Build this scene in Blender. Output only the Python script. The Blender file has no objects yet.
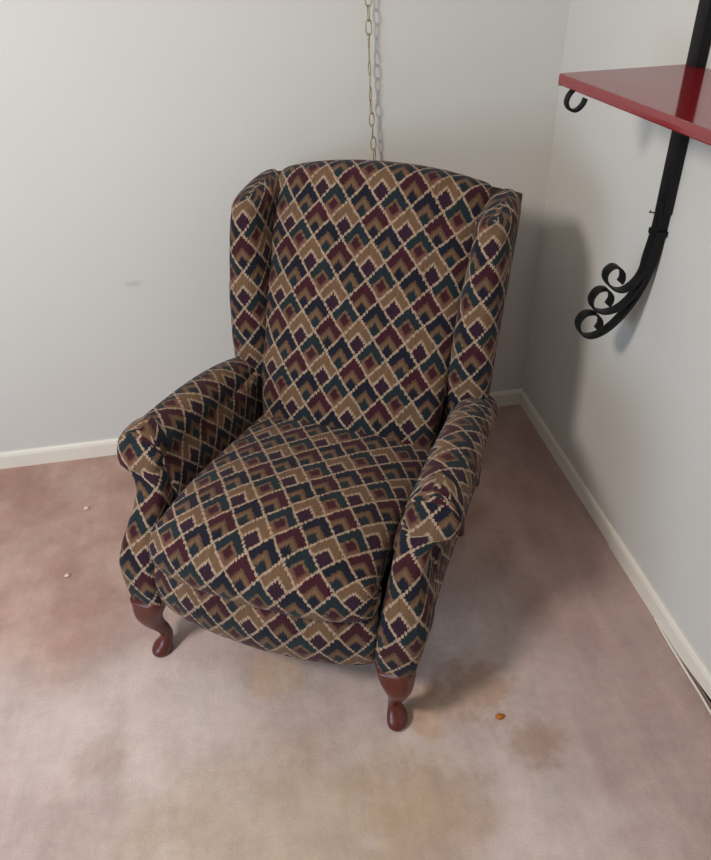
import bpy, bmesh, math, random
from mathutils import Vector, Matrix
random.seed(7)
sc = bpy.context.scene
col = sc.collection
PI = math.pi

# ------------------------------------------------------------------ node helpers
class N:
    """Thin wrapper round a material's node tree: f(op, a, b) makes a math node."""
    def __init__(s, name, rough=0.6, spec=0.3):
        s.m = bpy.data.materials.new(name); s.m.use_nodes = True
        s.t = s.m.node_tree; s.b = s.t.nodes['Principled BSDF']
        s.b.inputs['Roughness'].default_value = rough
        s.b.inputs['Specular IOR Level'].default_value = spec
    def n(s, t): return s.t.nodes.new(t)
    def put(s, sock, v):
        if isinstance(v, bpy.types.NodeSocket): s.t.links.new(v, sock)
        elif isinstance(v, (tuple, list)): sock.default_value = (*v, 1) if len(v) == 3 and sock.type == 'RGBA' else v
        else: sock.default_value = v
    def f(s, op, a, b=0.0, c=None):
        k = s.n('ShaderNodeMath'); k.operation = op
        s.put(k.inputs[0], a); s.put(k.inputs[1], b)
        if c is not None: s.put(k.inputs[2], c)
        return k.outputs[0]
    def mix(s, fac, a, b):
        k = s.n('ShaderNodeMix'); k.data_type = 'RGBA'
        s.put(k.inputs['Factor'], fac); s.put(k.inputs[6], a); s.put(k.inputs[7], b)
        return k.outputs[2]
    def step(s, x, lo, hi):
        k = s.n('ShaderNodeMapRange'); k.interpolation_type = 'SMOOTHSTEP'
        s.put(k.inputs[0], x); k.inputs[1].default_value = lo; k.inputs[2].default_value = hi
        return k.outputs[0]
    def noise(s, vec, scale, detail=3, rough=0.5, out='Fac'):
        k = s.n('ShaderNodeTexNoise'); s.put(k.inputs['Vector'], vec)
        k.inputs['Scale'].default_value = scale; k.inputs['Detail'].default_value = detail
        k.inputs['Roughness'].default_value = rough
        return k.outputs[out]
    def obj(s): return s.n('ShaderNodeTexCoord').outputs['Object']
    def uv(s): return s.n('ShaderNodeTexCoord').outputs['UV']
    def sep(s, v):
        k = s.n('ShaderNodeSeparateXYZ'); s.put(k.inputs[0], v); return k.outputs
    def comb(s, x, y, z=0.0):
        k = s.n('ShaderNodeCombineXYZ')
        for i, v in enumerate((x, y, z)): s.put(k.inputs[i], v)
        return k.outputs[0]
    def bump(s, h, strength=0.3, dist=0.002):
        k = s.n('ShaderNodeBump'); k.inputs['Strength'].default_value = strength
        k.inputs['Distance'].default_value = dist; s.put(k.inputs['Height'], h)
        s.t.links.new(k.outputs[0], s.b.inputs['Normal'])
    def color(s, c): s.put(s.b.inputs['Base Color'], c)

def srgb(r, g, b):
    f = lambda c: (c/255)/12.92 if c/255 <= 0.04045 else ((c/255+0.055)/1.055)**2.4
    return (f(r), f(g), f(b))

# ------------------------------------------------------------------ materials
def make_fabric():
    k = N('flame_stitch_fabric', 0.92, 0.12)
    u, v, _ = k.sep(k.uv())
    st = 0.0028                                             # one stitch column
    ci = k.f('FLOOR', k.f('DIVIDE', u, st))
    wn = k.n('ShaderNodeTexWhiteNoise'); wn.noise_dimensions = '1D'; k.put(wn.inputs['W'], ci)
    jit = k.f('MULTIPLY', k.f('SUBTRACT', wn.outputs['Value'], 0.5), 0.0055)
    U = k.f('DIVIDE', k.f('MULTIPLY', k.f('ADD', ci, 0.5), st), FAB_W)
    V = k.f('DIVIDE', k.f('ADD', v, jit), FAB_H)
    a = k.f('ADD', V, U); b = k.f('SUBTRACT', V, U)
    i = k.f('FLOOR', a); j = k.f('FLOOR', b)
    fa = k.f('SUBTRACT', a, i); fb = k.f('SUBTRACT', b, j)
    p = k.f('SUBTRACT', 1.0, fa); q = k.f('SUBTRACT', 1.0, fb)
    mn = k.f('MINIMUM', p, q)                               # distance in from the two upper edges
    lo = k.f('MINIMUM', fa, fb)                             # distance in from the two lower edges
    ev_i = k.f('FLOORED_MODULO', i, 2.0); ev_j = k.f('FLOORED_MODULO', j, 2.0)
    cream = srgb(160, 136, 114); tan = srgb(107, 81, 60); tan2 = srgb(92, 67, 49)
    green = srgb(31, 40, 44); navy = srgb(27, 27, 38); plum = srgb(48, 27, 40); maroon = srgb(60, 26, 34); pink = srgb(108, 74, 58)
    n1 = k.noise(k.uv(), 9, 2)
    # outer chevron colour by type
    A = k.mix(ev_j, green, tan); B = k.mix(ev_j, maroon, navy)
    outer = k.mix(ev_i, A, B)
    # inner field: types in family A are plum, with a rosy tip under the green chevron; family B is tan running to navy
    sA = k.step(lo, 0.12, 0.26)
    inA = k.mix(ev_j, k.mix(sA, pink, maroon), plum)
    sB = k.step(mn, 0.52, 0.63)
    inB = k.mix(sB, tan, k.mix(ev_j, navy, green))
    inner = k.mix(ev_i, inA, inB)
    lineA = k.mix(ev_j, tan, cream)
    inner_line = k.mix(ev_i, lineA, tan2)
    c = k.mix(k.step(mn, 0.33, 0.37), outer, inner_line)
    c = k.mix(k.step(mn, 0.42, 0.46), c, inner)
    edge = k.f('MINIMUM', mn, lo)
    c = k.mix(k.step(edge, 0.028, 0.054), cream, c)
    # yarn: slight tone change from stitch to stitch
    tone = k.f('ADD', 0.62, k.f('ADD', k.f('MULTIPLY', wn.outputs['Value'], 0.28), k.f('MULTIPLY', n1, 0.3)))
    vm = k.n('ShaderNodeVectorMath'); vm.operation = 'SCALE'; k.put(vm.inputs[0], c); k.put(vm.inputs['Scale'], tone)
    k.color(vm.outputs[0])
    rib = k.f('ADD', k.f('SINE', k.f('MULTIPLY', u, 2*PI/st)), k.f('MULTIPLY', k.noise(k.uv(), 420, 2), 2.0))
    k.bump(rib, 0.25, 0.0012)
    k.b.inputs['Sheen Weight'].default_value = 0.08
    return k.m
FAB_W, FAB_H = 0.0775, 0.0925

def make_carpet():
    k = N('pink_beige_carpet', 0.95, 0.05)
    o = k.obj(); x, y, z = k.sep(o)
    base = k.mix(k.step(k.noise(o, 2.3, 5, 0.6), 0.35, 0.68), srgb(188, 165, 158), srgb(208, 190, 183))
    # rosier toward the far left and along the right wall where the pile is less worn
    worn = k.step(k.f('ADD', k.f('SUBTRACT', k.f('MULTIPLY', y, -1.0), 0.62), k.f('MULTIPLY', k.f('SUBTRACT', k.noise(o, 1.6, 3), 0.5), 0.9)), -0.05, 0.35)
    rosy = k.mix(k.step(k.noise(o, 4.5, 4), 0.35, 0.65), srgb(176, 140, 127), srgb(194, 163, 151))
    base = k.mix(worn, rosy, base)
    base = k.mix(k.f('MULTIPLY', k.step(x, -0.42, -0.1), 0.75), base, k.mix(k.noise(o, 6, 3), srgb(164, 132, 126), srgb(192, 166, 158)))
    def stain(cx, cy, r, colr, strength, scale, sx=1.0):
        global_d = k.f('SQRT', k.f('ADD', k.f('POWER', k.f('MULTIPLY', k.f('SUBTRACT', x, cx), sx), 2.0), k.f('POWER', k.f('SUBTRACT', y, cy), 2.0)))
        d = k.f('ADD', k.f('DIVIDE', global_d, r), k.f('MULTIPLY', k.f('SUBTRACT', k.noise(o, scale, 5, 0.65), 0.5), 1.5))
        return k.f('MULTIPLY', k.f('SUBTRACT', 1.0, k.step(d, 0.25, 1.0)), strength), colr
    for st in (stain(-0.52, -1.11, 0.13, srgb(164, 120, 86), 0.55, 20),
               stain(-0.43, -1.27, 0.085, srgb(158, 122, 96), 0.5, 24),
               stain(-0.71, -1.36, 0.19, srgb(174, 144, 112), 0.55, 16),
               stain(-1.02, -1.38, 0.32, srgb(180, 156, 130), 0.6, 10, 0.7),
               stain(-1.37, -1.13, 0.09, srgb(160, 132, 118), 0.4, 18),
               stain(-0.64, -1.15, 0.09, srgb(192, 152, 116), 0.55, 16),
               stain(-0.98, -0.98, 0.10, srgb(196, 160, 120), 0.5, 14)):
        base = k.mix(st[0], base, st[1])
    # brushed streaks and grain of the pile
    mp = k.n('ShaderNodeMapping'); k.put(mp.inputs[0], o); mp.inputs['Rotation'].default_value = (0, 0, 0.35); mp.inputs['Scale'].default_value = (9, 1.6, 1)
    stk = k.noise(mp.outputs[0], 1.6, 4, 0.6)
    g = k.noise(o, 260, 3, 0.7); g2 = k.noise(o, 38, 4, 0.7)
    tone = k.f('ADD', 0.50, k.f('ADD', k.f('MULTIPLY', stk, 0.40), k.f('ADD', k.f('MULTIPLY', g, 0.26), k.f('ADD', k.f('MULTIPLY', g2, 0.22), k.f('MULTIPLY', k.f('SUBTRACT', k.noise(o, 8.5, 5, 0.68), 0.5), 0.45)))))
    vm = k.n('ShaderNodeVectorMath'); vm.operation = 'SCALE'; k.put(vm.inputs[0], base); k.put(vm.inputs['Scale'], tone)
    k.color(vm.outputs[0])
    k.bump(k.f('ADD', g, g2), 0.35, 0.004)
    return k.m

def plain(name, c, rough=0.6, spec=0.3, metal=0.0, var=0.08, scale=12, bump=0.0, bscale=200):
    k = N(name, rough, spec); k.b.inputs['Metallic'].default_value = metal
    o = k.obj(); nz = k.noise(o, scale, 4)
    k.color(k.mix(nz, tuple(max(0, v*(1-var)) for v in c), tuple(min(1, v*(1+var)) for v in c)))
    if bump: k.bump(k.noise(o, bscale, 3), bump, 0.001)
    return k.m

def make_wood():
    k = N('cherry_wood', 0.32, 0.45)
    o = k.obj(); mp = k.n('ShaderNodeMapping'); k.put(mp.inputs[0], o); mp.inputs['Scale'].default_value = (30, 30, 4)
    k.color(k.mix(k.noise(mp.outputs[0], 2.0, 5, 0.6), srgb(66, 20, 15), srgb(98, 36, 26)))
    k.b.inputs['Coat Weight'].default_value = 0.2; k.b.inputs['Coat Roughness'].default_value = 0.25
    return k.m

FAB = make_fabric(); CARPET = make_carpet(); WOOD = make_wood()
def make_wall():
    k = N('painted_wall', 0.8, 0.2); o = k.obj(); x, y, z = k.sep(o)
    c = k.mix(k.noise(o, 3, 4), srgb(205, 201, 195), srgb(209, 205, 199))
    # a faint scuff on the back wall
    d = k.f('SQRT', k.f('ADD', k.f('POWER', k.f('MULTIPLY', k.f('ADD', x, 1.257), 26), 2.0), k.f('POWER', k.f('MULTIPLY', k.f('ADD', z, -0.601), 60), 2.0)))
    m = k.f('MULTIPLY', k.f('SUBTRACT', 1.0, k.step(k.f('ADD', d, k.noise(o, 60, 3)), 0.5, 1.5)), 0.35)
    k.color(k.mix(m, c, srgb(150, 140, 138))); k.bump(k.noise(o, 160, 3), 0.08, 0.001)
    return k.m
WALL = make_wall()
TRIM = plain('baseboard_paint', srgb(228, 220, 206), 0.5, 0.35, var=0.03, scale=6)
CEIL = plain('ceiling_paint', srgb(235, 233, 228), 0.9, 0.1, var=0.01)
IRON = plain('black_iron', srgb(13, 13, 15), 0.5, 0.25, var=0.2, scale=40, bump=0.15, bscale=120)
RED = plain('red_lacquer', srgb(124, 16, 27), 0.09, 0.5, var=0.05, scale=5)
RED.node_tree.nodes['Principled BSDF'].inputs['IOR'].default_value = 1.9
BRASS = plain('aged_brass', srgb(168, 152, 122), 0.42, 0.5, metal=0.45, var=0.15, scale=60)
OLIVE = plain('olive_back_cloth', srgb(82, 72, 58), 0.9, 0.1, var=0.15, scale=60, bump=0.2, bscale=500)
DUST = plain('black_dust_cover', srgb(30, 29, 32), 0.95, 0.05)
CABLE = plain('white_cable_sheath', srgb(222, 212, 196), 0.45, 0.4, var=0.02)
CRUMB = plain('orange_crumb', srgb(176, 104, 42), 0.8, 0.2, var=0.2, scale=200)
FLECK = plain('pale_fleck', srgb(225, 200, 185), 0.8, 0.2)
STEEL = plain('dull_steel', srgb(70, 68, 66), 0.4, 0.5, metal=0.8)
GAP_SHADE = plain('painted_gap_shade', srgb(24, 22, 22), 0.9, 0.1)  # near-black colour for the shade in the gap under the baseboard

# ------------------------------------------------------------------ object helpers
def link(name, me, mat, parent=None, smooth=True):
    o = bpy.data.objects.new(name, me); col.objects.link(o)
    if mat: me.materials.append(mat)
    for p in me.polygons: p.use_smooth = smooth
    if parent: o.parent = parent
    return o
def tag(o, label=None, cat=None, group=None, kind=None):
    for k_, v_ in (('label', label), ('category', cat), ('group', group), ('kind', kind)):
        if v_: o[k_] = v_
    return o
def empty(name, loc, rz=0.0):
    o = bpy.data.objects.new(name, None); o.empty_display_size = 0.1
    o.location = loc; o.rotation_euler = (0, 0, rz); col.objects.link(o); return o

def loft(name, rings, mat, parent, ref=0, swap=False, us=1.0, uo=0.0, vo=0.0, closed=True, cap=True, vdist=None, sub=0):
    """Skin a list of rings (same point count). UV in metres: along the ring from point ref, and along the ref line."""
    m = len(rings[0]); R = [[Vector(p) for p in r] for r in rings]
    if vdist is None:
        vdist = [0.0]
        for a, b in zip(R, R[1:]): vdist.append(vdist[-1] + (b[ref]-a[ref]).length)
    bm = bmesh.new(); uvl = bm.loops.layers.uv.new('UVMap')
    V = [[bm.verts.new(p) for p in r] for r in R]
    # signed arc length from ref on each ring; the seam lies opposite ref
    arcs = []
    half = m//2
    for r in R:
        s = {0: 0.0}; acc = 0.0
        for k in range(1, half+1): acc += (r[(ref+k) % m]-r[(ref+k-1) % m]).length; s[k] = acc
        acc = 0.0
        for k in range(1, m-half+1): acc -= (r[(ref-k) % m]-r[(ref-k+1) % m]).length; s[-k] = acc
        arcs.append(s)
    for i in range(len(R)-1):
        for k in range(-(m-half), half):
            if not closed and (ref+k) % m == m-1: continue
            A = (ref+k) % m; B = (ref+k+1) % m
            f = bm.faces.new((V[i][A], V[i][B], V[i+1][B], V[i+1][A]))
            uv = [(arcs[i][k], vdist[i]), (arcs[i][k+1], vdist[i]), (arcs[i+1][k+1], vdist[i+1]), (arcs[i+1][k], vdist[i+1])]
            for l, (u_, v_) in zip(f.loops, uv):
                l[uvl].uv = (v_*us+uo, u_+vo) if swap else (u_*us+uo, v_+vo)
    if cap and closed:
        for ri, vs in ((0, V[0][::-1]), (-1, V[-1])):
            f = bm.faces.new(vs)
            c = sum((v.co for v in vs), Vector())/m
            for l in f.loops:
                d = l.vert.co-c; l[uvl].uv = (d.x+uo, d.z+d.y+vo)
    bm.normal_update(); bmesh.ops.recalc_face_normals(bm, faces=bm.faces[:])
    me = bpy.data.meshes.new(name); bm.to_mesh(me); bm.free()
    o = link(name, me, mat, parent)
    if sub:
        md = o.modifiers.new('Subdivision', 'SUBSURF'); md.levels = sub; md.render_levels = sub
    return o

def superell(hw, hh, p=4.0, n=40):
    """Points of a superellipse, starting at angle 0 (+a), counter-clockwise."""
    out = []
    for k in range(n):
        t = 2*PI*k/n; c, s = math.cos(t), math.sin(t)
        out.append((hw*math.copysign(abs(c)**(2/p), c), hh*math.copysign(abs(s)**(2/p), s)))
    return out
def lerp_tab(tab, x):
    if x <= tab[0][0]: return tab[0][1:]
    for a, b in zip(tab, tab[1:]):
        if x <= b[0]:
            t = (x-a[0])/(b[0]-a[0]); t = t*t*(3-2*t)*0.4+t*0.6
            return tuple(p+(q-p)*t for p, q in zip(a[1:], b[1:]))
    return tab[-1][1:]
def catmull(pts, n):
    """n points on a Catmull-Rom curve through pts (tuples), evenly by parameter."""
    P = [Vector(p) for p in pts]; P = [P[0]*2-P[1]]+P+[P[-1]*2-P[-2]]
    out = []; segs = len(P)-3
    for k in range(n):
        t = k/(n-1)*segs; i = min(int(t), segs-1); t -= i
        a, b, c, d = P[i:i+4]
        out.append(0.5*((2*b)+(c-a)*t+(2*a-5*b+4*c-d)*t*t+(3*b-a-3*c+d)*t**3))
    return out
def tube(name, pts, r, mat, parent=None, n=8, closed=False, rad=None):
    """A round bar along pts (each cross-section carried along without twist)."""
    P = [Vector(p) for p in pts]; bm = bmesh.new(); rings = []; prev = None
    for i, p in enumerate(P):
        if closed: t = (P[(i+1) % len(P)]-P[i-1]).normalized()
        else: t = (P[min(i+1, len(P)-1)]-P[max(i-1, 0)]).normalized()
        if prev is None: a = t.orthogonal().normalized()
        else: a = (prev-t*prev.dot(t)).normalized()
        prev = a; b = t.cross(a); rr = rad[i] if rad else r
        rings.append([bm.verts.new(p+(a*math.cos(2*PI*k/n)+b*math.sin(2*PI*k/n))*rr) for k in range(n)])
    for i in range(len(P)-(0 if closed else 1)):
        A, B = rings[i], rings[(i+1) % len(P)]
        for k in range(n): bm.faces.new((A[k], A[(k+1) % n], B[(k+1) % n], B[k]))
    if not closed: bm.faces.new(rings[0][::-1]); bm.faces.new(rings[-1])
    bmesh.ops.recalc_face_normals(bm, faces=bm.faces[:])
    me = bpy.data.meshes.new(name); bm.to_mesh(me); bm.free()
    return link(name, me, mat, parent)
def strap(name, path, y0, w, th, mat, parent=None, thick=None):
    """A flat iron strap: path lies in the x-z plane, the strap's width runs along y."""
    P = [Vector((p[0], 0, p[1])) for p in path]; bm = bmesh.new(); rings = []
    for i, p in enumerate(P):
        t = (P[min(i+1, len(P)-1)]-P[max(i-1, 0)]).normalized(); nrm = Vector((-t.z, 0, t.x))
        tk = thick[i] if thick else th
        rings.append([bm.verts.new(p+nrm*(tk/2*a)+Vector((0, y0+w/2*b, 0))) for a, b in ((-1, -1), (1, -1), (1, 1), (-1, 1))])
    for A, B in zip(rings, rings[1:]):
        for k in range(4): bm.faces.new((A[k], A[(k+1) % 4], B[(k+1) % 4], B[k]))
    bm.faces.new(rings[0][::-1]); bm.faces.new(rings[-1])
    bmesh.ops.recalc_face_normals(bm, faces=bm.faces[:])
    me = bpy.data.meshes.new(name); bm.to_mesh(me); bm.free()
    o = link(name, me, mat, parent)
    md = o.modifiers.new('Bevel', 'BEVEL'); md.width = 0.0008; md.segments = 2; md.limit_method = 'ANGLE'
    return o
def box(name, lo, hi, mat, parent=None, bev=0.0, seg=3):
    bm = bmesh.new(); bmesh.ops.create_cube(bm, size=1)
    for v in bm.verts: v.co = Vector([lo[i] if v.co[i] < 0 else hi[i] for i in range(3)])
    if bev: bmesh.ops.bevel(bm, geom=bm.edges[:], offset=bev, segments=seg, affect='EDGES', profile=0.5)
    me = bpy.data.meshes.new(name); bm.to_mesh(me); bm.free()
    return link(name, me, mat, parent, smooth=False)
def prism(name, poly, axis, a, b, mat, parent=None):
    """Extrude a polygon (in the two axes other than `axis`) from a to b."""
    bm = bmesh.new(); V = []
    for w in (a, b):
        V.append([bm.verts.new({0: (w, p, q), 1: (p, w, q), 2: (p, q, w)}[axis]) for p, q in poly])
    n = len(poly)
    for k in range(n): bm.faces.new((V[0][k], V[0][(k+1) % n], V[1][(k+1) % n], V[1][k]))
    bm.faces.new(V[0][::-1]); bm.faces.new(V[1])
    bmesh.ops.recalc_face_normals(bm, faces=bm.faces[:])
    me = bpy.data.meshes.new(name); bm.to_mesh(me); bm.free()
    return link(name, me, mat, parent, smooth=False)

# ------------------------------------------------------------------ the room
XL, YF, H = -3.3, -3.6, 2.45
tag(box('floor', (XL, YF, -0.06), (0.0, 0.0, 0.0), CARPET), kind='structure')
tag(box('wall_back', (XL, 0.0, -0.06), (0.12, 0.12, H), WALL), kind='structure')
tag(box('wall_right', (0.0, YF, -0.06), (0.12, 0.0, H), WALL), kind='structure')
tag(box('ceiling', (XL, YF, H), (0.12, 0.12, H+0.06), CEIL), kind='structure')
bbp = lambda h, t: [(0, 0), (t, 0), (t, h*0.78), (t*0.75, h*0.93), (t*0.35, h), (0, h)]
prism('baseboard_back', [(-p, q) for p, q in bbp(0.060, 0.012)], 0, XL, 0.0, TRIM)
tag(bpy.data.objects['baseboard_back'], kind='structure')
prism('baseboard_right', [(-p, q) for p, q in bbp(0.055, 0.008)], 1, -0.735, -0.013, TRIM); tag(bpy.data.objects['baseboard_right'], kind='structure')
# the nearer board butts against it, sits a little prouder and rides up off the carpet toward the viewer
bm = bmesh.new(); V = []
for y, lift in ((-0.738, 0.0), (-1.10, 0.0), (-1.3, 0.026), (YF, 0.035)):
    V.append([bm.verts.new((-p, y, q+(lift if q == 0 else lift*0.25))) for p, q in bbp(0.058, 0.011)])
for A, B in zip(V, V[1:]):
    for k in range(6): bm.faces.new((A[k], A[(k+1) % 6], B[(k+1) % 6], B[k]))
bm.faces.new(V[0][::-1]); bm.faces.new(V[-1]); bmesh.ops.recalc_face_normals(bm, faces=bm.faces[:])
me = bpy.data.meshes.new('trim_1'); bm.to_mesh(me); bm.free(); tag(link('trim_1', me, TRIM, smooth=False), kind='structure')
tag(box('gap_shade_strip', (-0.004, YF, 0.0005), (-0.0005, -1.08, 0.045), GAP_SHADE), kind='structure')  # dark strip painting in the shade under the lifted board, not a moulding

# ------------------------------------------------------------------ the recliner
ch = empty('wingback_recliner', (-0.9834, -1.0195, 0.0), math.radians(-29.8))
tag(ch, 'wingback recliner armchair in dark diamond flame-stitch fabric standing in the room corner', 'armchair')

# backrest: the front surface leans back; a crowned cushion rolled over at the top
def back_front(z):
    return lerp_tab([(0.34, .475), (0.44, .50), (0.5, .525), (0.65, .607), (0.80, .697), (0.95, .800), (1.0, .83)], z)[0]
def back_rings():
    rings = []; T = 0.058; zs = [0.33+0.617*k/26 for k in range(27)]
    pts = []
    for z in zs:
        e = 0.01; d = Vector((back_front(z+e)-back_front(z-e), 2*e)).normalized()
        n = Vector((d.y, -d.x))                              # points backward
        pts.append((Vector((back_front(z), z))+n*T, n, d))
    L = pts[-1]
    for k in range(1, 9):                                    # rolled top
        ph = k/8*PI/2
        pts.append((L[0]+L[2]*(0.055*math.sin(ph)), L[1], L[2]))
    nb = len(zs)
    for i, (c, n, d) in enumerate(pts):
        s = i/(len(pts)-1)
        hw = 0.229+0.051*min(1, i/nb)
        t = T
        if i >= nb:
            ph = (i-nb+1)/8*PI/2; t = T*max(0.06, math.cos(ph)); hw -= 0.03*(1-math.cos(ph))
        ring = []
        for a, b in superell(hw, t, 3.8, 64):
            x = a; q = b
            crown = 0.030*max(0, 1-(x/hw)**2) if b < 0 else 0.0
            if i >= nb: crown *= math.cos((i-nb+1)/8*PI/2)
            yz = c+n*(q-crown)
            drop = 0.045*(max(0, s-0.55)/0.45)**1.5*(abs(x)/0.29)**2.2
            ring.append((x, yz.x, yz.y-drop))
        rings.append(ring)
    return rings
loft('backrest', back_rings(), FAB, ch, ref=48, us=1, uo=0.012, vo=0.03)

# wings
def wing_rings(sg):
    tab = [  # z, x inner, x outer, y front, y rear
        (.40, .236, .338, .590, .66), (.50, .240, .340, .584, .672), (.56, .243, .342, .582, .69), (.67, .248, .345, .597, .735), (.77, .254, .347, .622, .79),
        (.84, .262, .348, .640, .835), (.88, .264, .348, .655, .862), (.905, .266, .348, .668, .872)]
    rings = []
    zs = [.40+(.900-.40)*k/24 for k in range(25)]
    for z in zs:
        xi, xo, yf, yr = lerp_tab(tab, z)
        rings.append((z, xi, xo, yf, yr, 1.0))
    for k in range(1, 7):
        ph = k/6*PI/2
        xi, xo, yf, yr = lerp_tab(tab, .900)
        rings.append((.900+.027*math.sin(ph), xi, xo, yf+.045*(1-math.cos(ph)), yr, max(0.12, math.cos(ph)**0.5)))
    out = []
    for z, xi, xo, yf, yr, sc_ in rings:
        xo += .007; hw = (xo-xi)/2*sc_; hh = (yr-yf)/2; cx = (xi+xo)/2; cy = (yf+yr)/2
        r = []
        for a, b in superell(hw, hh, 2.8, 48):
            # the nose of the wing is plump, the rear is square
            y = cy+b
            r.append((sg*(cx+a), y, z + 0.15*(y-0.83)*max(0, (z-.7)/.25)))
        out.append(r)
    return out
for sg in (-1, 1): loft('wing', wing_rings(sg), FAB, ch, ref=36, us=sg, uo=0.03, vo=0.06)

# seat cushion: a thick slab whose front edge rolls over
def slab(spine, hw_fn, T_fn, crown_fn, n=40, p=5.0, m=64, extra=None):
    pts = catmull([(0, y, z) for y, z in spine], n); rings = []
    for i, c in enumerate(pts):
        d = (pts[min(i+1, n-1)]-pts[max(i-1, 0)]).normalized()
        nrm = Vector((0, -d.z, d.y))                          # left of travel
        s = i/(n-1); hw = hw_fn(s); T = T_fn(s); r = []
        for a, b in superell(hw, T, p, m):
            q = b + (crown_fn(s)*max(0, 1-(a/hw)**2) if b > 0 else 0)
            v = c+nrm*q
            if extra: v = v+Vector(extra(a/hw, s))
            r.append((a, v.y, v.z))
        rings.append(r)
    return rings
# travelling from the front crease up over the lip and to the back; the outer face is on the left of travel
seat = slab([(.030, .362), (.026, .374), (.036, .390), (.075, .397), (.17, .396), (.33, .374), (.56, .335)],
            lambda s: 0.262-0.012*min(1, s*2.0), lambda s: 0.054*min(1.0, 0.45+s*7), lambda s: 0.030*min(1, s*3),
            extra=lambda a, s: (0, -0.030*(1-a*a)*max(0, 1-s*2.2), 0.010*(1-a*a)*max(0, 1-s*4)))
loft('seat_cushion', seat, FAB, ch, ref=16, uo=0.035, vo=-0.03)
foot = slab([(.030, .190), (.018, .206), (.012, .25), (.014, .30), (.022, .362)],
            lambda s: 0.258+0.006*math.sin(PI*s), lambda s: 0.030*max(0.25, math.sin(PI*min(1, .08+s*0.9))**0.5), lambda s: 0.008, n=22,
            extra=lambda a, s: (0, -0.026*(1-a*a), 0.006*(a*a)*(1-s)))
loft('footrest', foot, FAB, ch, ref=16, uo=0.035, vo=0.047)

# arms: roll over an upright inner face
def arm_rings(sg):
    out = []
    ys = [0.135+0.525*k/22 for k in range(23)]
    for y in ys:
        t = (y-.135)/.525
        cz = .523-.018*t-.072*t**3; cx = .336-.015*t; r = .056-.005*t
        prof = [(.345, .36), (.30, .35), (.255, .35), (.254, .38), (.256, .41), (.259, .44), (.264, .47), (.272, .490)]
        for k in range(0, 23):
            a = math.radians(188-(188+58)*k/22)
            prof.append((cx+r*math.cos(a), cz+r*math.sin(a)))
        prof += [(.360, .455), (.352, .42), (.350, .39)]
        out.append([(sg*p, y, q) for p, q in prof])
    return out
for sg in (-1, 1): loft('arm', arm_rings(sg), FAB, ch, ref=18, swap=True, uo=0.02, vo=0.05, us=1)

# arm fronts: the tapering front posts that carry the end of the roll
def arm_front_rings(sg):
    tab = [  # z, x inner, x outer, y front, depth
        (.188, .258, .338, -.012, .09), (.205, .255, .346, -.018, .10), (.25, .256, .355, -.018, .11), (.30, .259, .364, -.010, .12), (.34, .262, .359, .008, .12),
        (.38, .265, .348, .032, .12), (.42, .268, .339, .060, .11), (.45, .270, .339, .084, .10), (.472, .273, .350, .098, .09),
        (.486, .277, .366, .104, .085)]
    out = []
    for k in range(40):
        z = .188+(.486-.188)*k/39; xi, xo, yf, dp = lerp_tab(tab, z); out.append((z, xi, xo, yf, dp))
    cx, cz, r = .337, .524, .0575
    for k in range(1, 15):
        z = .486+(cz+r-.0005-.486)*math.sin(k/14*PI/2)
        h = math.sqrt(max(0, r*r-(z-cz)**2))
        xi = min(cx-h, .270) if z < cz-.0 else cx-h
        xi = cx-h if z > cz-.02 else max(.275, cx-h)
        out.append((z, xi, cx+h, .104+.040*((z-.486)/.09)**1.4, .085-.03*((z-.486)/.09)))
    rings = []
    for z, xi, xo, yf, dp in out:
        cx_ = (xi+xo)/2; hw = max((xo-xi)/2, .004)
        rings.append([(sg*(cx_+a), yf+dp/2+b, z) for a, b in superell(hw, dp/2, 3.6, 40)])
    return rings
for sg in (-1, 1): loft('arm_front', arm_front_rings(sg), FAB, ch, ref=30, us=sg, uo=0.012 if sg < 0 else 0.04, vo=0.015)

# outer side panels under the rolls, running back to the wings
for sg in (-1, 1):
    rings = []
    for k in range(24):
        y = .115+.515*k/23; t = k/23; e = max(0, 1-t*3)
        P_ = ((.30, .197), (.328, .197), (.335, .205), (.343+.005*e, .25), (.344+.008*e, .30), (.344+.004*e, .35), (.343-.006*e, .40), (.340-.010*e, .46), (.31, .46), (.297, .33))
        rings.append([(sg*a, y, b) for a, b in P_])
    loft('side_panel', rings, FAB, ch, ref=4, swap=True, uo=0.0, vo=0.02)
# outside back: olive cloth wrapped on a slim panel behind the cushion and wings
rings = []
for k in range(28):
    z = .20+.735*k/27
    yb = lerp_tab([(.20, .64), (.40, .648), (.50, .668), (.65, .725), (.77, .80), (.87, .868), (.93, .885), (.96, .888)], z)[0]
    hw = .340+.004*(z-.2); drop = 0.035*max(0, (k-20)/7)
    r = []
    for a, b in superell(hw, .016, 7, 48): r.append((a, yb+b, z-drop*(abs(a)/hw)**2.2*0.6))
    rings.append(r)
tag(loft('back_panel', rings, OLIVE, ch, ref=36), 'dull olive outside back')
# dust cover under the frame
tag(box('dust_cover', (-.30, .08, .185), (.30, .66, .30), DUST, ch, bev=.004), 'black cloth underside')

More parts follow.
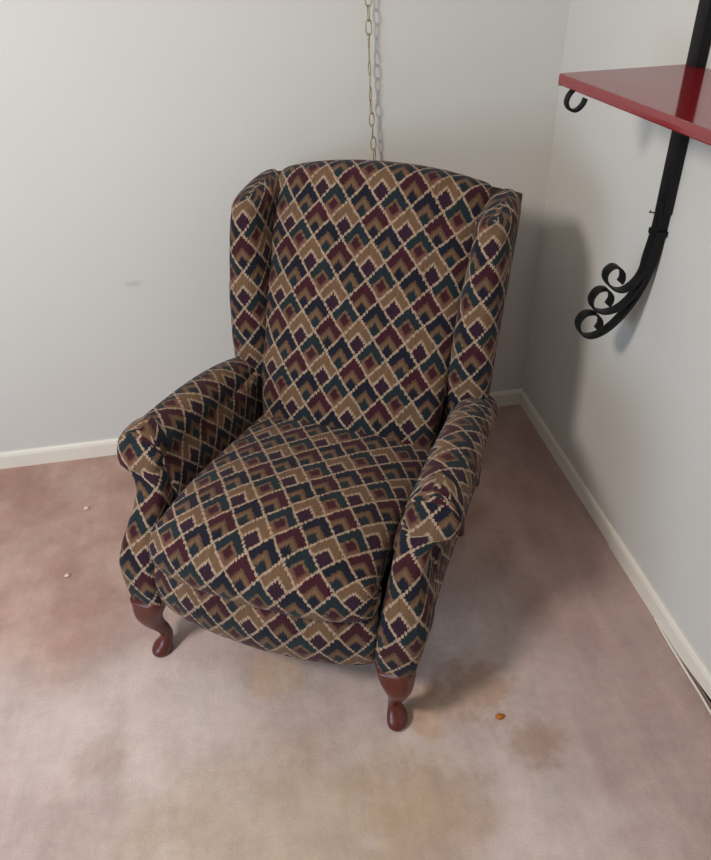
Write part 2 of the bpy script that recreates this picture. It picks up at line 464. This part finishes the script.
# legs
def cabriole(sg):
    c = [  # z, outward/forward offset, radius x, radius y
        (.205, .000, .039, .038), (.185, .001, .039, .038), (.165, .006, .036, .036), (.14, .011, .030, .030), (.11, .006, .0225, .0225), (.08, -.007, .0172, .0172),
        (.055, -.013, .0152, .0152), (.038, -.008, .0175, .019), (.024, .002, .0225, .026), (.012, .006, .0235, .028), (.004, .005, .0215, .026), (.0, .004, .018, .022)]
    pts = catmull([(a[1]*10, a[2]*10, a[0]*10) for a in c], 36); ys = catmull([(a[3], 0, 0) for a in c], 36)
    rings = []
    for p, q in zip(pts, ys):
        off, rx, z = p.x/10, max(.004, p.y/10), max(0, p.z/10); ry = q.x
        dx, dy = sg*off*.62, -off*.85
        pw = 2+max(0, (z-.13)/.07)*1.6
        rings.append([(sg*.303+dx+a, .012+dy+b, z) for a, b in superell(rx, ry, pw, 28)])
    return rings
for sg in (-1, 1): tag(loft('leg', cabriole(sg), WOOD, ch, ref=21), 'curved reddish brown wooden front leg')
for sg in (-1, 1):
    rings = []
    for z, dy, h in ((.215, 0, .026), (.19, .0, .026), (.12, .012, .021), (.05, .03, .017), (.004, .045, .016), (.0, .046, .014)):
        rings.append([(sg*.292+a, .60+dy+b, z) for a, b in superell(h, h, 5, 24)])
    tag(loft('leg', rings, WOOD, ch, ref=18), 'straight reddish brown wooden rear leg')

# ------------------------------------------------------------------ shelf, bracket, nail
SY = -0.632
SZ = 1.222
def shelf():
    # plan outline: x from wall to the front edge; the front edge runs off toward the viewer
    prof = []; T = .020
    hh = T/2
    prof += [(-.2800, SZ), (-.2822, SZ-.0006), (-.2832, SZ-.0022), (-.2836, SZ-hh), (-.2832, SZ-T+.0022), (-.2822, SZ-T+.0006), (-.2800, SZ-T)]
    prof += [(-.004, SZ-T), (-.004, SZ)]
    bm = bmesh.new(); V = []
    steps = [(SY, -.004), (SY-.002, -.001), (SY-.006, 0), (-1.9, 0)]
    for y, ins in steps:
        V.append([bm.verts.new((px-((ins-.105*(SY-y)) if px < -.1 else 0), y, pz+(ins*.8 if pz < SZ-hh else -abs(ins)*.0))) for px, pz in prof])
    n = len(prof)
    for A, B in zip(V, V[1:]):
        for k in range(n): bm.faces.new((A[k], A[(k+1) % n], B[(k+1) % n], B[k]))
    bm.faces.new(V[0][::-1]); bm.faces.new(V[-1]); bmesh.ops.recalc_face_normals(bm, faces=bm.faces[:])
    me = bpy.data.meshes.new('wall_shelf'); bm.to_mesh(me); bm.free()
    o = link('wall_shelf', me, RED, smooth=False)
    for p in o.data.polygons: p.use_smooth = False
    return o
tag(shelf(), 'glossy red lacquered shelf board held by the black iron bracket on the right wall', 'shelf')

BY = -0.654
br = empty('shelf_bracket', (0, BY, 0.64))
tag(br, 'black wrought iron bracket with three scrolls under the red shelf', 'shelf bracket')
def rel(o, dz=0.64):
    o.location = (0, 0, -dz); return o
bar_path = [(-.0120, 1.62), (-.0120, 1.4), (-.0120, 1.2), (-.0120, 1.0), (-.0120, .93)]
rel(strap('upright_bar', bar_path, 0, .036, .021, IRON, br))
def scroll_path(start, pts, n=60): return [(p.x, p.z) for p in catmull([(a, 0, b) for a, b in [start]+pts], n)]
SCR = {
 'low':  [(-.0056, .955), (-.0066, .88), (-.013, .815), (-.028, .755), (-.056, .698), (-.094, .656), (-.130, .641), (-.158, .652), (-.170, .680), (-.158, .702), (-.134, .703), (-.117, .688), (-.113, .672), (-.119, .657)],
 'mid':  [(-.0125, .955), (-.0140, .89), (-.0215, .822), (-.030, .775), (-.049, .734), (-.076, .709), (-.108, .702), (-.136, .714), (-.147, .738), (-.136, .760), (-.116, .762), (-.101, .749), (-.097, .734), (-.103, .719)],
 'top':  [(-.0195, .955), (-.0215, .89), (-.029, .832), (-.033, .795), (-.049, .768), (-.074, .754), (-.099, .762), (-.119, .783), (-.122, .803), (-.109, .816), (-.094, .813), (-.082, .800), (-.079, .784), (-.083, .774)]}
for key in ('low', 'mid', 'top'):
    pts = catmull([(a, 0, b) for a, b in SCR[key]], 70)
    rel(strap('scroll', [(p.x, p.z) for p in pts], 0, .027, .005, IRON, br, [.0095-.0050*min(1, max(0, (k/69-.10)/.30)) for k in range(70)]))
rel(box('collar', (-.0275, -.0190, .880), (-.0012, .0190, .893), IRON, br, bev=.001))
arm_pts = [(-.018, 1.1990), (-.10, 1.1990), (-.20, 1.1990), (-.246, 1.1990)]
hook = catmull([(-.246, 0, 1.1990), (-.258, 0, 1.195), (-.267, 0, 1.184), (-.269, 0, 1.171), (-.261, 0, 1.160), (-.248, 0, 1.157), (-.236, 0, 1.166), (-.231, 0, 1.178)], 30)
rel(strap('support_arm', arm_pts, 0, .022, .005, IRON, br))
rel(strap('hook', [(p.x, p.z) for p in hook], 0, .016, .005, IRON, br))

nl = tube('wall_nail', [(0.0, -.603, .911), (-.010, -.603, .914), (-.012, -.603, .9147), (-.0128, -.603, .915)], .0012, STEEL, n=8, rad=[.0013, .0013, .0036, .0032])
tag(nl, 'small nail sticking out of the right wall beside the iron bar', 'nail')

# ------------------------------------------------------------------ swag chain
PITCH, LL_, LW, WR = .0315, .0390, .0200, .0017
def link_mesh():
    pts = []
    for k in range(22):
        t = 2*PI*k/22; c, q = math.cos(t), math.sin(t)
        pts.append(((LW/2-WR)*math.copysign(abs(c)**.85, c), 0, (LL_/2-WR)*math.copysign(abs(q)**.9, q)))
    o = tube('link', pts, WR, BRASS, n=7, closed=True); return o
cz0 = .872
chn = empty('hanging_chain', (-.531, -.030, cz0))
tag(chn, 'thin brass link chain hanging down the back wall behind the armchair', 'chain')
proto = link_mesh()
angs = [10, 60, 20, 75, 30, 95, 65, 80, 100, 85, 70, 20, 95, 15, 100, 10]
n_links = int((H-.012-cz0)/PITCH)
for k in range(n_links):
    lk = proto if k == 0 else proto.copy()
    if k: col.objects.link(lk)
    lk.parent = chn
    z = k*PITCH
    lk.location = (-.014*min(1, z/.42) - .004*math.sin(z*9), 0, z+LL_/2)
    a = angs[k] if k < len(angs) else (15 if k % 2 else 100)
    lk.rotation_euler = (0, math.radians(-2), math.radians(a))
zt = (n_links-1)*PITCH+LL_
tube('ceiling_hook', [(-.014, 0, H-cz0), (-.014, 0, zt+.004), (-.006, 0, zt-.006), (-.014, 0, zt-.012), (-.021, 0, zt-.006)], .002, BRASS, chn)

# ------------------------------------------------------------------ cable and crumbs
cb = catmull([(-.0105, -1.00, .0033), (-.0150, -1.08, .0033), (-.0165, -1.17, .0033), (-.0175, -1.25, .0033), (-.026, -1.40, .0033), (-.040, -1.7, .0033), (-.03, -2.2, .0033)], 60)
tag(tube('cable', cb, .0032, CABLE, n=10), 'white cable lying on the carpet along the foot of the right baseboard', 'cable')
def crumb(name, x, y, r, mat, seed):
    rnd = random.Random(seed); bm = bmesh.new(); bmesh.ops.create_icosphere(bm, subdivisions=2, radius=r)
    for v in bm.verts: v.co *= 0.75+0.5*rnd.random(); v.co.z *= .6; v.co.x *= 1.25
    lo = min(v.co.z for v in bm.verts)
    for v in bm.verts: v.co.z -= lo
    me = bpy.data.meshes.new(name); bm.to_mesh(me); bm.free()
    o = link(name, me, mat); o.location = (x, y, 0.0); return o
tag(crumb('crumb', -.485, -1.198, .0075, CRUMB, 3), 'small orange crumb on the carpet right of the front chair leg', 'crumb')
tag(crumb('lint_fleck', -1.500, -.276, .0065, FLECK, 5), 'pale fleck of lint on the carpet left of the armchair, nearer the back wall', 'lint', 'pale lint flecks on the carpet')
tag(crumb('lint_fleck', -1.52, -.555, .0060, FLECK, 6), 'pale fleck of lint on the carpet left of the armchair, farther from the back wall', 'lint', 'pale lint flecks on the carpet')

# ------------------------------------------------------------------ camera
cam_d = bpy.data.cameras.new('camera'); cam = bpy.data.objects.new('camera', cam_d); col.objects.link(cam)
R = Matrix(((0.985081, -0.12434476, 0.11896972), (-0.16933562, -0.57715367, 0.79888615), (-0.0306735, -0.80711339, -0.58959912)))
ex, ey, ez = R.col[0], -R.col[1], -R.col[2]
M = Matrix.Identity(4)
for i, e in enumerate((ex, ey, ez)):
    e = e.normalized()
    for j in range(3): M[j][i] = e[j]
M.translation = (-0.92391148, -2.10265868, 1.52)
cam.matrix_world = M
cam_d.sensor_fit = 'HORIZONTAL'; cam_d.sensor_width = 36.0; cam_d.lens = 740.0*36.0/711.0; cam_d.clip_start = 0.02
sc.camera = cam

# ------------------------------------------------------------------ light
def area(name, loc, target, size, power, colr, size_y=None, shape='DISK'):
    d = bpy.data.lights.new(name, 'AREA'); d.shape = shape if size_y is None else 'RECTANGLE'; d.size = size
    if size_y: d.size_y = size_y
    d.energy = power; d.color = colr
    o = bpy.data.objects.new(name, d); col.objects.link(o); o.location = loc
    o.rotation_euler = (Vector(target)-Vector(loc)).to_track_quat('-Z', 'Y').to_euler(); return o
area('ceiling_lamp', (-2.18, -1.85, 2.15), (-.7, -.7, .4), .38, 38, (1.0, .945, .885))
area('window_light', (-3.2, -2.3, 1.0), (-.8, -.5, .5), 1.1, 32, (.58, .80, 1.0), 1.1)
w = bpy.data.worlds.new('World'); sc.world = w; w.use_nodes = True
w.node_tree.nodes['Background'].inputs[0].default_value = (.88, .92, .97, 1); w.node_tree.nodes['Background'].inputs[1].default_value = 0.27

sc.view_settings.view_transform = 'Standard'; sc.view_settings.look = 'None'
sc.view_settings.gamma = 1.0; sc.view_settings.exposure = -0.07; sc.view_settings.use_curve_mapping = False
